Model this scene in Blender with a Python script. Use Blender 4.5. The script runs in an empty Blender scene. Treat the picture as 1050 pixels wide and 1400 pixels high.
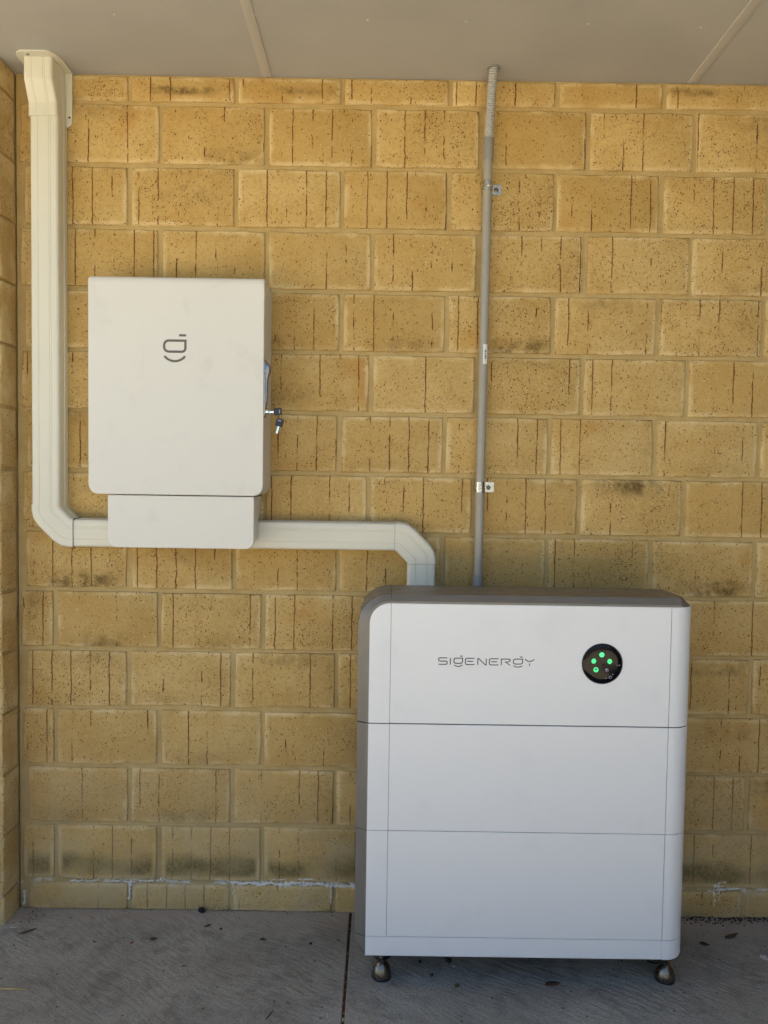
import bpy, bmesh, math, random
from mathutils import Vector, Matrix
random.seed(7)
sc = bpy.context.scene
rad = math.radians

# ------------------------------------------------------------------ camera
cam_d = bpy.data.cameras.new('camera')
cam = bpy.data.objects.new('camera', cam_d)
sc.collection.objects.link(cam)
PITCH, YAW, ROLL = 0.0441, 0.0010, 0.0149
fw = Vector((math.sin(YAW) * math.cos(PITCH), math.cos(YAW) * math.cos(PITCH), -math.sin(PITCH)))
r0 = Vector((math.cos(YAW), -math.sin(YAW), 0))
u0 = r0.cross(fw)
rt = math.cos(ROLL) * r0 + math.sin(ROLL) * u0
up = -math.sin(ROLL) * r0 + math.cos(ROLL) * u0
cam.matrix_world = Matrix(((rt.x, up.x, -fw.x, 1.0304), (rt.y, up.y, -fw.y, -2.2482),
                           (rt.z, up.z, -fw.z, 1.2768), (0, 0, 0, 1)))
cam_d.sensor_fit = 'VERTICAL'
cam_d.sensor_height = 36
cam_d.lens = 36 * 1070.9 / 1400
cam_d.clip_start = 0.05
cam_d.clip_end = 1000
sc.camera = cam

# ------------------------------------------------------------------ light
SUN_EL, SUN_AZ = rad(66), rad(35)          # the sun stands behind the brick wall
world = bpy.data.worlds.new('World')
sc.world = world
world.use_nodes = True
wn = world.node_tree.nodes
sky = wn.new('ShaderNodeTexSky')
sky.sky_type = 'NISHITA'
sky.sun_disc = False
sky.sun_elevation = SUN_EL
sky.sun_rotation = SUN_AZ
world.node_tree.links.new(sky.outputs[0], wn['Background'].inputs[0])
wn['Background'].inputs[1].default_value = 0.105
sun_d = bpy.data.lights.new('sun', 'SUN')
sun_d.energy = 5.0
sun_d.angle = rad(0.5)
sun_d.color = (1, 0.93, 0.82)
sun = bpy.data.objects.new('sun', sun_d)
sc.collection.objects.link(sun)
sdir = Vector((math.sin(SUN_AZ) * math.cos(SUN_EL), math.cos(SUN_AZ) * math.cos(SUN_EL), math.sin(SUN_EL)))
sun.rotation_euler = sdir.to_track_quat('Z', 'Y').to_euler()
sun.location = (0, 4, 8)
sc.view_settings.view_transform = 'Standard'
sc.view_settings.look = 'None'
sc.view_settings.gamma = 1
sc.view_settings.exposure = 1.70
sc.cycles.max_bounces = 8
sc.cycles.diffuse_bounces = 5
sc.cycles.use_denoising = True
sc.cycles.use_adaptive_sampling = True
sc.cycles.adaptive_threshold = 0.03


# ------------------------------------------------------------------ helpers
def tag(o, label=None, cat=None, group=None, kind=None):
    if label: o['label'] = label
    if cat: o['category'] = cat
    if group: o['group'] = group
    if kind: o['kind'] = kind
    return o


def empty(name, loc=(0, 0, 0)):
    o = bpy.data.objects.new(name, None)
    o.empty_display_size = 0.05
    o.location = loc
    sc.collection.objects.link(o)
    return o


def link(name, me, mats, parent=None, loc=None):
    o = bpy.data.objects.new(name, me)
    sc.collection.objects.link(o)
    if mats is not None and not me.materials:
        for m in (mats if isinstance(mats, (list, tuple)) else [mats]):
            me.materials.append(m)
    if parent is not None:
        o.parent = parent
        if loc is None:
            o.location = -Vector(parent.location)      # mesh given in world coordinates
    if loc is not None:
        o.location = loc
    return o


def bm_obj(name, bm, mats, parent=None, loc=None, smooth=False, angle=None):
    bmesh.ops.recalc_face_normals(bm, faces=bm.faces)
    me = bpy.data.meshes.new(name)
    if smooth:
        for f in bm.faces: f.smooth = len(f.verts) <= 4
        if angle is not None:
            for e in bm.edges:
                if len(e.link_faces) == 2 and e.calc_face_angle(0) > angle: e.smooth = False
    bm.to_mesh(me)
    bm.free()
    return link(name, me, mats, parent, loc)


def loft(bm, rings, closed=True, cap0=True, cap1=True, mat=None):
    vs = [[bm.verts.new(p) for p in r] for r in rings]
    n = len(rings[0])
    for a, b in zip(vs, vs[1:]):
        for i in range(n if closed else n - 1):
            j = (i + 1) % n
            f = bm.faces.new((a[i], a[j], b[j], b[i]))
            if mat: f.material_index = mat(f)
    if cap0: bm.faces.new(vs[0])
    if cap1: bm.faces.new(list(reversed(vs[-1])))
    return vs


def box(bm, x0, x1, y0, y1, z0, z1, bev=0.0):
    g = bmesh.ops.create_cube(bm, size=1, matrix=Matrix.Translation(((x0 + x1) / 2, (y0 + y1) / 2, (z0 + z1) / 2)) @ Matrix.Diagonal((x1 - x0, y1 - y0, z1 - z0, 1)))
    if bev:
        es = list({e for v in g['verts'] for e in v.link_edges})
        bmesh.ops.bevel(bm, geom=es, offset=bev, segments=2, affect='EDGES', profile=0.5)


def lathe(bm, prof, c, axis='Z', seg=24):
    """prof: list of (radius, height along axis)"""
    rings = []
    for r, h in prof:
        ring = []
        for i in range(seg):
            a = 2 * math.pi * i / seg
            u, v = r * math.cos(a), r * math.sin(a)
            p = {'Z': (u, v, h), 'Y': (u, h, v), 'X': (h, u, v)}[axis]
            ring.append((c[0] + p[0], c[1] + p[1], c[2] + p[2]))
        rings.append(ring)
    loft(bm, rings)


def tube(bm, pts, radii, seg=16):
    pts = [Vector(p) for p in pts]
    rings = []
    for i, p in enumerate(pts):
        t = (pts[min(i + 1, len(pts) - 1)] - pts[max(i - 1, 0)]).normalized()
        a = t.cross(Vector((0, 1, 0)))
        if a.length < 0.1: a = t.cross(Vector((1, 0, 0)))
        a.normalize()
        b = t.cross(a)
        r = radii[i] if isinstance(radii, (list, tuple)) else radii
        rings.append([p + r * (math.cos(2 * math.pi * k / seg) * a + math.sin(2 * math.pi * k / seg) * b) for k in range(seg)])
    loft(bm, rings)


class NT:
    """short notation for shader nodes"""
    def __init__(s, name, rough=0.6, metal=0.0, spec=0.5):
        s.m = bpy.data.materials.new(name)
        s.m.use_nodes = True
        s.t = s.m.node_tree
        s.b = s.t.nodes['Principled BSDF']
        s.b.inputs['Roughness'].default_value = rough
        s.b.inputs['Metallic'].default_value = metal
        s.b.inputs['Specular IOR Level'].default_value = spec

    def put(s, sock, v):
        if v is None: return
        if isinstance(v, bpy.types.NodeSocket): s.t.links.new(v, sock)
        else: sock.default_value = v

    def n(s, kind, ins=None, **props):
        nd = s.t.nodes.new('ShaderNode' + kind)
        for k, v in props.items(): setattr(nd, k, v)
        for k, v in (ins or {}).items(): s.put(nd.inputs[k], v)
        return nd

    def math(s, op, a, b=None, c=None, clamp=False):
        nd = s.n('Math', {0: a}, operation=op, use_clamp=clamp)
        if b is not None: s.put(nd.inputs[1], b)
        if c is not None: s.put(nd.inputs[2], c)
        return nd.outputs[0]

    def noise(s, vec, scale, detail=3, rough=0.55, dist=0.0):
        return s.n('TexNoise', {'Vector': vec, 'Scale': scale, 'Detail': detail, 'Roughness': rough, 'Distortion': dist}).outputs['Fac']

    def ramp(s, f, lo, hi, a=0.0, b=1.0, smooth=True):
        return s.n('MapRange', {0: f, 1: lo, 2: hi, 3: a, 4: b}, interpolation_type='SMOOTHSTEP' if smooth else 'LINEAR').outputs[0]

    def mix(s, f, a, b, mode='MIX'):
        nd = s.n('Mix', None, data_type='RGBA', blend_type=mode)
        s.put(nd.inputs[0], f)
        s.put(nd.inputs[6], a if isinstance(a, bpy.types.NodeSocket) else (*a, 1))
        s.put(nd.inputs[7], b if isinstance(b, bpy.types.NodeSocket) else (*b, 1))
        return nd.outputs[2]

    def vmath(s, op, a, b=None):
        nd = s.n('VectorMath', {0: a}, operation=op)
        if b is not None: s.put(nd.inputs[1], b)
        return nd.outputs[0]

    def attr(s, name):
        return s.n('Attribute', attribute_type='OBJECT', attribute_name=name).outputs['Fac']

    def bump(s, h, strength, dist):
        nd = s.n('Bump', {'Height': h, 'Strength': strength, 'Distance': dist})
        s.t.links.new(nd.outputs[0], s.b.inputs['Normal'])

    def col(s, c):
        s.put(s.b.inputs['Base Color'], c if isinstance(c, bpy.types.NodeSocket) else (*c, 1))
        return s


def plain(name, col, rough=0.5, metal=0.0, spec=0.5, var=0.06, scale=14, bump=0.0, bscale=300):
    """paint, plastic or metal with slight tonal and gloss unevenness"""
    k = NT(name, rough, metal, spec)
    p = k.n('NewGeometry').outputs['Position']
    f = k.noise(p, scale, 4)
    k.col(k.mix(f, tuple(c * (1 - var) for c in col), tuple(min(1, c * (1 + var)) for c in col)))
    k.put(k.b.inputs['Roughness'], k.ramp(k.noise(p, scale * 3, 3), 0.3, 0.7, max(0, rough - 0.05), rough + 0.06))
    if bump: k.bump(k.noise(p, bscale, 2), bump, 0.0005)
    return k.m


# ------------------------------------------------------------------ materials
def brick_material():
    k = NT('speckled_yellow_brick', 0.9, 0, 0.25)
    ob = k.n('TexCoord').outputs['Object']
    oi = k.n('ObjectInfo').outputs['Random']
    off = k.n('CombineXYZ', {0: k.math('MULTIPLY', oi, 37.0), 1: k.math('MULTIPLY', oi, 11.0), 2: k.math('MULTIPLY', oi, 23.0)}).outputs[0]
    p = k.vmath('ADD', ob, off)
    sep = k.n('SeparateXYZ', {0: ob})
    x, y, z = sep.outputs
    geo = k.n('NewGeometry')
    wp = geo.outputs['Position']
    wz = k.n('SeparateXYZ', {0: wp}).outputs[2]
    ny = k.math('ABSOLUTE', k.n('SeparateXYZ', {0: geo.outputs['True Normal']}).outputs[1])
    # clay body
    f1 = k.noise(p, 9, 4, 0.6)
    f2 = k.noise(p, 260, 2, 0.6)
    c = k.mix(k.ramp(f1, 0.3, 0.72), (0.47, 0.300, 0.092), (0.575, 0.405, 0.162))
    c = k.mix(k.ramp(f2, 0.35, 0.65, 0, 0.5), c, (0.65, 0.495, 0.235))
    c = k.mix(k.ramp(k.noise(p, 130, 3, 0.7), 0.48, 0.72, 0, 0.5), c, (0.34, 0.195, 0.05))
    # each brick its own firing tone
    c = k.mix(k.math('MULTIPLY', k.n('TexWhiteNoise', {'W': oi}, noise_dimensions='1D').outputs['Value'], 0.42), c, (0.40, 0.238, 0.055))
    # orange flashing
    fl = k.ramp(k.noise(p, 5.5, 2), 0.6, 0.78, 0, 0.55)
    c = k.mix(fl, c, (0.46, 0.225, 0.045))
    # worn, limy arrises
    hx, hz = k.attr('half_length'), k.attr('half_height')
    ed = k.math('MINIMUM', k.math('SUBTRACT', hx, k.math('ABSOLUTE', x)), k.math('SUBTRACT', hz, k.math('ABSOLUTE', z)))
    edw = k.math('ADD', ed, k.math('MULTIPLY_ADD', k.noise(p, 40, 3), 0.02, -0.010))
    ef = k.math('MULTIPLY', k.ramp(edw, 0.004, 0.017, 1, 0), k.ramp(k.noise(p, 9, 3), 0.4, 0.65, 0.15, 0.8))
    c = k.mix(ef, c, (0.68, 0.53, 0.28))
    # drag lines of the wire cut: upright slits about 56 mm apart
    wob = k.math('MULTIPLY_ADD', k.noise(p, 22, 5, 0.65), 0.010, -0.005)
    u = k.math('ADD', k.math('DIVIDE', k.math('ADD', x, wob), 0.0555), k.math('MULTIPLY', oi, 13.0))
    cell = k.math('FLOOR', u)
    d = k.math('MULTIPLY', k.math('ABSOLUTE', k.math('SUBTRACT', k.math('SUBTRACT', u, cell), 0.5)), 0.0555)
    rnd = k.n('TexWhiteNoise', {'W': k.math('MULTIPLY_ADD', oi, 91.7, cell)}, noise_dimensions='1D').outputs['Value']
    zz = k.n('CombineXYZ', {0: k.math('MULTIPLY', rnd, 50.0), 1: k.math('MULTIPLY', oi, 50.0), 2: k.math('MULTIPLY', z, 1.0)}).outputs[0]
    run = k.noise(zz, 8, 5, 0.7)
    own = k.n('TexWhiteNoise', {'W': k.math('MULTIPLY', oi, 71.3)}, noise_dimensions='1D').outputs['Value']
    own2 = k.n('TexWhiteNoise', {'W': k.math('MULTIPLY', oi, 153.9)}, noise_dimensions='1D').outputs['Value']
    thr = k.math('ADD', k.math('MULTIPLY_ADD', rnd, 0.27, 0.35), k.math('MULTIPLY', own2, 0.09))
    on = k.ramp(k.math('SUBTRACT', run, thr), -0.02, 0.05)
    wid = k.math('MULTIPLY', k.math('MULTIPLY_ADD', k.noise(p, 110, 3, 0.7), 0.0048, -0.0015), k.ramp(run, 0.4, 0.75, 0.35, 1.2))
    slit = k.math('MULTIPLY', k.ramp(k.math('SUBTRACT', d, k.math('MULTIPLY', wid, on)), 0.0, 0.0007, 1, 0), on)
    slit = k.math('MULTIPLY', slit, k.math('GREATER_THAN', ny, 0.6))
    soft = k.math('MULTIPLY', k.math('MULTIPLY', k.ramp(d, 0.0, 0.004, 1, 0), on), k.math('GREATER_THAN', ny, 0.6))
    c = k.mix(k.math('MULTIPLY', soft, 0.5), c, (0.27, 0.11, 0.022))
    # iron spots
    sp = k.n('VectorMath', {0: p, 1: (1, 1, 0.72)}, operation='MULTIPLY').outputs[0]
    sp = k.vmath('ADD', sp, k.n('VectorMath', {0: k.n('TexNoise', {'Vector': p, 'Scale': 120.0}).outputs['Color'], 'Scale': 0.0045}, operation='SCALE').outputs[0])
    dens = k.math('MULTIPLY', k.ramp(k.noise(p, 12, 2), 0.35, 0.7, 0.12, 0.62), k.math('MULTIPLY_ADD', k.math('MULTIPLY', own, own), 1.0, 0.5))
    spots = None
    for sca, big in ((48, 0.15), (110, 0.26), (190, 0.40), (300, 0.48)):
        v = k.n('TexVoronoi', {'Vector': sp, 'Scale': float(sca)})
        vr = k.n('SeparateColor', {0: v.outputs['Color']})
        size = k.math('MULTIPLY', k.ramp(vr.outputs[0], 0.0, dens, 1, 0, False), big)
        s1 = k.ramp(k.math('SUBTRACT', v.outputs['Distance'], size), -0.12, 0.0, 1, 0)
        s1 = k.math('MULTIPLY', s1, k.math('GREATER_THAN', size, 0.03))
        spots = s1 if spots is None else k.math('MAXIMUM', spots, s1)
    dark = k.math('MAXIMUM', k.math('MULTIPLY', slit, 0.95), k.math('MULTIPLY', spots, 0.9))
    tone = k.mix(k.noise(p, 60, 2), (0.040, 0.016, 0.008), (0.17, 0.062, 0.018))
    # pale grog
    v2 = k.n('TexVoronoi', {'Vector': k.vmath('ADD', p, (3.3, 1.7, 5.1)), 'Scale': 130.0})
    g = k.math('MULTIPLY', k.math('LESS_THAN', v2.outputs['Distance'], 0.22), k.math('LESS_THAN', k.n('SeparateColor', {0: v2.outputs['Color']}).outputs[1], 0.03))
    c = k.mix(k.math('MULTIPLY', g, 0.7), c, (0.72, 0.62, 0.42))
    c = k.mix(dark, c, tone)
    # kiln soot smears kept on some bricks (brick's own properties)
    sz = k.math('DIVIDE', z, hz)
    band = k.ramp(k.math('ABSOLUTE', k.math('SUBTRACT', sz, k.attr('soot_height'))), 0.08, 0.5, 1, 0)
    xs = k.ramp(k.math('ABSOLUTE', k.math('SUBTRACT', k.math('DIVIDE', x, hx), k.attr('soot_shift'))), 0.25, 0.85, 1, 0)
    sn = k.ramp(k.noise(p, 26, 4, 0.65), 0.32, 0.68)
    soot = k.math('MULTIPLY', k.math('MULTIPLY', band, xs), k.math('MULTIPLY', sn, k.attr('soot')))
    c = k.mix(soot, c, (0.115, 0.075, 0.022))
    # damp, limy haze and algae low on the wall
    hz_f = k.math('MULTIPLY', k.ramp(wz, 0.12, 0.6, 1, 0), k.ramp(k.noise(wp, 7, 4), 0.3, 0.7, 0.05, 0.6))
    c = k.mix(hz_f, c, (0.47, 0.385, 0.225))
    wzn = k.math('ADD', wz, k.math('MULTIPLY_ADD', k.noise(wp, 11, 4), 0.09, -0.045))
    al = k.math('MULTIPLY', k.ramp(k.math('ABSOLUTE', k.math('SUBTRACT', wzn, 0.128)), 0.0, 0.052, 1, 0), k.math('MULTIPLY', k.ramp(k.noise(wp, 90, 4, 0.7), 0.2, 0.7, 0.45, 0.9), k.ramp(k.noise(wp, 4.5, 2), 0.35, 0.62, 0.25, 1)))
    al = k.math('MULTIPLY', al, k.ramp(ed, 0.006, 0.02))
    c = k.mix(al, c, (0.115, 0.102, 0.04))
    # salts creeping onto the lowest bricks
    sa = k.math('MULTIPLY', k.ramp(k.math('ABSOLUTE', k.math('SUBTRACT', wz, 0.083)), 0.003, 0.026, 1, 0), k.ramp(k.noise(wp, 15, 6, 0.75), 0.54, 0.70, 0, 0.6))
    c = k.mix(sa, c, (0.72, 0.7, 0.64))
    k.col(c)
    h = k.math('SUBTRACT', k.math('MULTIPLY_ADD', k.noise(p, 330, 3, 0.7), 0.6, k.math('MULTIPLY', k.noise(p, 55, 4), 0.5)), k.math('MULTIPLY', dark, 0.8))
    k.bump(h, 0.75, 0.0022)
    return k.m


def mortar_material():
    k = NT('yellow_mortar', 0.95, 0, 0.2)
    p = k.n('NewGeometry').outputs['Position']
    z = k.n('SeparateXYZ', {0: p}).outputs[2]
    c = k.mix(k.ramp(k.noise(p, 14, 5, 0.6), 0.3, 0.7), (0.42, 0.30, 0.118), (0.51, 0.38, 0.17))
    c = k.mix(k.ramp(k.noise(p, 300, 2), 0.4, 0.7, 0, 0.4), c, (0.48, 0.37, 0.19))
    c = k.mix(k.ramp(k.noise(p, 180, 1), 0.70, 0.74, 0, 0.7), c, (0.12, 0.07, 0.025))
    c = k.mix(k.math('MULTIPLY', k.ramp(z, 0.1, 0.6, 1, 0), k.ramp(k.noise(p, 6, 3), 0.3, 0.7, 0.1, 0.6)), c, (0.40, 0.33, 0.20))
    c = k.mix(k.math('MULTIPLY', k.ramp(k.math('ABSOLUTE', k.math('SUBTRACT', z, 0.083)), 0.006, 0.03, 1, 0), k.ramp(k.noise(p, 15, 6, 0.75), 0.48, 0.62, 0, 0.8)), c, (0.68, 0.64, 0.56))
    k.col(c)
    k.bump(k.math('ADD', k.noise(p, 240, 3), k.noise(p, 30, 3)), 0.7, 0.002)
    return k.m


def concrete_material():
    k = NT('broomed_concrete', 0.82, 0, 0.35)
    p = k.n('NewGeometry').outputs['Position']
    xy = k.n('SeparateXYZ', {0: p})
    wy = xy.outputs[1]
    c = k.mix(k.ramp(k.noise(p, 2.6, 5, 0.6), 0.3, 0.7), (0.27, 0.252, 0.212), (0.385, 0.36, 0.305))
    c = k.mix(k.ramp(k.noise(p, 19, 5, 0.65), 0.45, 0.72, 0, 0.55), c, (0.16, 0.148, 0.13))
    c = k.mix(k.ramp(k.noise(p, 7, 4, 0.6, 0.8), 0.52, 0.70, 0, 0.45), c, (0.14, 0.125, 0.105))
    c = k.mix(k.ramp(k.noise(p, 170, 3, 0.75), 0.46, 0.66, 0, 0.6), c, (0.135, 0.122, 0.104))
    # pinkish mortar wash along the wall
    wf = k.ramp(k.math('ADD', wy, k.math('MULTIPLY', k.noise(p, 7, 3), 0.16)), -0.06, 0.06, 0, 0.75)
    c = k.mix(wf, c, (0.38, 0.325, 0.27))
    # rusty brown dirt
    c = k.mix(k.ramp(k.noise(p, 5, 4, 0.7), 0.60, 0.75, 0, 0.4), c, (0.22, 0.155, 0.105))
    # small dark pits and pale grains
    v = k.n('TexVoronoi', {'Vector': p, 'Scale': 60.0})
    pit = k.math('MULTIPLY', k.math('LESS_THAN', v.outputs['Distance'], 0.2), k.math('LESS_THAN', k.n('SeparateColor', {0: v.outputs['Color']}).outputs[0], 0.05))
    c = k.mix(k.math('MULTIPLY', pit, 0.75), c, (0.03, 0.026, 0.022))
    v = k.n('TexVoronoi', {'Vector': p, 'Scale': 95.0})
    gr = k.math('MULTIPLY', k.math('LESS_THAN', v.outputs['Distance'], 0.16), k.math('LESS_THAN', k.n('SeparateColor', {0: v.outputs['Color']}).outputs[1], 0.03))
    c = k.mix(k.math('MULTIPLY', gr, 0.7), c, (0.4, 0.38, 0.35))
    k.col(c)
    # trowel / broom arcs
    warp = k.n('VectorMath', {0: k.n('TexNoise', {'Vector': p, 'Scale': 2.2, 'Detail': 1.0}).outputs['Color'], 'Scale': 0.16}, operation='SCALE').outputs[0]
    q = k.n('VectorRotate', {'Vector': k.vmath('ADD', p, warp), 'Angle': rad(33)}, rotation_type='Z_AXIS').outputs[0]
    br = k.noise(k.n('VectorMath', {0: q, 1: (22, 78, 1)}, operation='MULTIPLY').outputs[0], 1.0, 2, 0.5)
    brush = k.math('MULTIPLY', br, k.ramp(k.noise(p, 3.1, 3), 0.3, 0.62, 0.25, 1))
    h = k.math('ADD', brush, k.math('MULTIPLY_ADD', k.noise(p, 210, 3), 0.3, k.math('MULTIPLY', k.noise(p, 28, 3), 0.35)))
    h = k.math('SUBTRACT', h, k.math('MULTIPLY', pit, 0.6))
    k.bump(h, 0.85, 0.0045)
    return k.m


def ceiling_material():
    k = NT('painted_cement_sheet', 0.75, 0, 0.3)
    p = k.n('NewGeometry').outputs['Position']
    c = k.mix(k.ramp(k.noise(p, 3, 4), 0.3, 0.7), (0.42, 0.42, 0.415), (0.47, 0.47, 0.46))
    c = k.mix(k.ramp(k.noise(p, 40, 4), 0.5, 0.8, 0, 0.3), c, (0.47, 0.45, 0.42))
    k.col(c)
    mp = k.n('Mapping', {'Vector': p, 'Scale': (30, 160, 1)}).outputs[0]
    k.bump(k.math('ADD', k.noise(mp, 1.0, 3), k.noise(p, 330, 2)), 0.25, 0.0012)
    return k.m


def white_coat(name, col, rough=0.38, smudge=0.05, metal=0.0):
    """satin powder coat: faint hand marks, fine orange peel"""
    k = NT(name, rough, metal, 0.5)
    p = k.n('NewGeometry').outputs['Position']
    f = k.ramp(k.noise(p, 9, 5, 0.65, 0.6), 0.52, 0.72)
    c = k.mix(k.noise(p, 4, 2), tuple(v * 0.985 for v in col), col)
    c = k.mix(k.math('MULTIPLY', f, smudge * 2), c, tuple(v * 0.55 for v in col))
    k.col(c)
    k.put(k.b.inputs['Roughness'], k.math('MULTIPLY_ADD', f, 0.08, rough))
    k.bump(k.noise(p, 900, 2), 0.12, 0.0004)
    return k.m


M = {
    'brick': brick_material(), 'mortar': mortar_material(), 'concrete': concrete_material(), 'ceiling': ceiling_material(),
    'batt': white_coat('satin_white_coat', (0.79, 0.80, 0.795), 0.42, 0.03, 0.0),
    'gate': white_coat('gateway_white_coat', (0.69, 0.68, 0.625), 0.45, 0.07),
    'grey': plain('grey_side_coat', (0.18, 0.168, 0.148), 0.42, 0.3, bump=0.15, bscale=700),
    'dark': plain('dark_seam_rubber', (0.02, 0.02, 0.02), 0.7),  # near-black for the door seal, stack core and end cap joints
    'duct': plain('cream_pvc', (0.66, 0.645, 0.545), 0.45, var=0.04, scale=6),
    'pipe': plain('grey_pvc', (0.33, 0.31, 0.26), 0.42, var=0.05),
    'pipe2': plain('grey_pvc_coupling', (0.25, 0.25, 0.24), 0.45, var=0.05),
    'flex': plain('pale_grey_flexible_conduit', (0.45, 0.45, 0.43), 0.45, var=0.05),
    'zinc': plain('zinc_plate', (0.58, 0.59, 0.57), 0.25, 1.0, var=0.08, scale=40),
    'handle': plain('brushed_handle', (0.26, 0.26, 0.27), 0.3, 1.0, var=0.05),
    'chrome': plain('chrome', (0.72, 0.72, 0.72), 0.14, 1.0, var=0.05),
    'steel': plain('stainless_steel', (0.20, 0.175, 0.14), 0.3, 1.0, var=0.15, scale=60),
    'black': plain('black_plastic', (0.012, 0.012, 0.013), 0.4),
    'print': plain('charcoal_print', (0.055, 0.05, 0.045), 0.55),
    'print2': plain('grey_print', (0.115, 0.105, 0.09), 0.5),
    'glass': plain('black_glass', (0.004, 0.004, 0.005), 0.10, spec=0.2, var=0.0),
    'icon': plain('dim_icon_print', (0.30, 0.31, 0.36), 0.5),
    'paper': plain('white_sticker', (0.75, 0.75, 0.73), 0.5),
    'salt': plain('white_salt', (0.70, 0.67, 0.60), 0.95, var=0.12, scale=60, bump=0.8, bscale=400),
    'soil': plain('dark_soil', (0.045, 0.033, 0.022), 0.95, var=0.5, scale=60, bump=1, bscale=250),
    'strip': plain('jointer_strip_paint', (0.48, 0.465, 0.44), 0.6),
    'nail': plain('painted_nail_head', (0.52, 0.50, 0.47), 0.5),
    'render': plain('cement_render', (0.11, 0.095, 0.07), 0.9, var=0.1, scale=3),  # kept dark so the added side wall throws little light back
    'fence': plain('olive_steel_sheet', (0.20, 0.19, 0.14), 0.5, var=0.04, scale=2),
    'paving': plain('limestone_paving', (0.66, 0.565, 0.40), 0.9, var=0.15, scale=2),
}
k = NT('green_led', 0.3)
k.col((0.05, 0.4, 0.2))
k.b.inputs['Emission Color'].default_value = (0.03, 0.55, 0.15, 1)
k.b.inputs['Emission Strength'].default_value = 0.55
M['led'] = k.m

# ------------------------------------------------------------------ ground and outside
bm = bmesh.new()
box(bm, -120, 120, -120, 120, -0.30, -0.10)
tag(bm_obj('ground', bm, M['paving'], None), kind='structure')
JX = 0.953                                    # control joint in the slab
SY = -2.0                                     # front edge of the slab
CY = -1.35                                     # front edge of the ceiling
for x0, x1 in ((-3.2, JX - 0.0035), (JX + 0.0035, 4.4)):
    bm = bmesh.new()
    box(bm, x0, x1, SY, 0.0, -0.0997, 0.0, 0.0025)
    tag(bm_obj('floor_slab', bm, M['concrete']), kind='structure')
bm = bmesh.new()
box(bm, JX - 0.0033, JX + 0.0033, SY + 0.05, -0.002, -0.095, -0.006)
tag(bm_obj('joint_dirt', bm, M['soil']), 'dark dirt packed in the floor control joint', 'dirt', kind='stuff')

# ------------------------------------------------------------------ brick wall
L, H, Z1, ACC = 0.3007, 0.172, 2.3172, 0.088
CEIL = 2.396
BL, BH, DEP = 0.2895, 0.1615, 0.088
_cache = {}


def brick_mesh(hx, hz, var):
    key = (round(hx, 3), round(hz, 3), var)
    if key in _cache: return _cache[key]
    rnd = random.Random(hash(key))
    nx, nz = max(2, round(hx / 0.024)), max(2, round(hz / 0.024))
    nx, nz = min(nx, 6), min(nz, 4)
    pts = []
    for i in range(nx): pts.append((-hx + 2 * hx * i / nx, -hz))
    for i in range(nz): pts.append((hx, -hz + 2 * hz * i / nz))
    for i in range(nx): pts.append((hx - 2 * hx * i / nx, hz))
    for i in range(nz): pts.append((-hx, hz - 2 * hz * i / nz))
    corners = {0, nx, nx + nz, 2 * nx + nz}
    r_out, r_in, r_mid = [], [], []
    for i, (x, z) in enumerate(pts):
        j = rnd.uniform(-0.0016, 0.0006)
        ch = rnd.uniform(0.003, 0.007) if i in corners else (rnd.uniform(0.003, 0.006) if rnd.random() < 0.16 else 0)
        sx = (x > hx - 1e-6) - (x < -hx + 1e-6)
        sz = (z > hz - 1e-6) - (z < -hz + 1e-6)
        px, pz = x + sx * j, z + sz * j
        b = 0.0022 + ch * 0.7
        r_out.append((px, 0.0045 + ch * 0.4, pz))
        r_mid.append((px - sx * b * 0.45, 0.0014, pz - sz * b * 0.45))
        r_in.append((px - sx * b * 1.5, 0.0, pz - sz * b * 1.5))
    back = [(x, DEP, z) for x, _, z in r_out]
    bm = bmesh.new()
    loft(bm, [r_in, r_mid, r_out, back])
    bmesh.ops.recalc_face_normals(bm, faces=bm.faces)
    me = bpy.data.meshes.new('brick')
    for f in bm.faces: f.smooth = True
    for e in bm.edges:
        if len(e.link_faces) == 2 and e.calc_face_angle(0) > 0.9: e.smooth = False
    bm.to_mesh(me)
    bm.free()
    me.materials.append(M['brick'])
    _cache[key] = me
    return me


# course, brick index, soot strength, height (-1..1), shift
SOOT = {(1, 1): (1.0, -0.1, 0.0), (1, 2): (0.65, 0.0, 0.35), (1, 6): (0.6, 0.3, -0.5), (2, 2): (0.45, -0.8, 0.4), (2, 7): (0.4, 0.7, 0.2),
        (5, 4): (0.95, -0.85, 0.35), (5, 5): (0.35, 0.8, 0.0), (8, 6): (0.95, 0.75, -0.1), (9, 0): (0.95, -0.75, 0.1), (9, 6): (1.0, -0.7, 0.2),
        (9, 1): (0.3, 0.2, -0.3), (10, 1): (0.6, -0.85, -0.1), (10, 0): (0.5, 0.7, 0.0), (11, 6): (0.5, 0.7, 0.3), (11, 0): (0.3, 0.75, 0.3),
        (12, 7): (0.3, 0.4, 0.0), (13, 7): (1.0, 0.6, -0.3), (6, 3): (0.25, -0.4, -0.6), (9, 3): (0.5, -0.8, 0.4), (3, 1): (0.25, 0.0, 0.0)}


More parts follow.
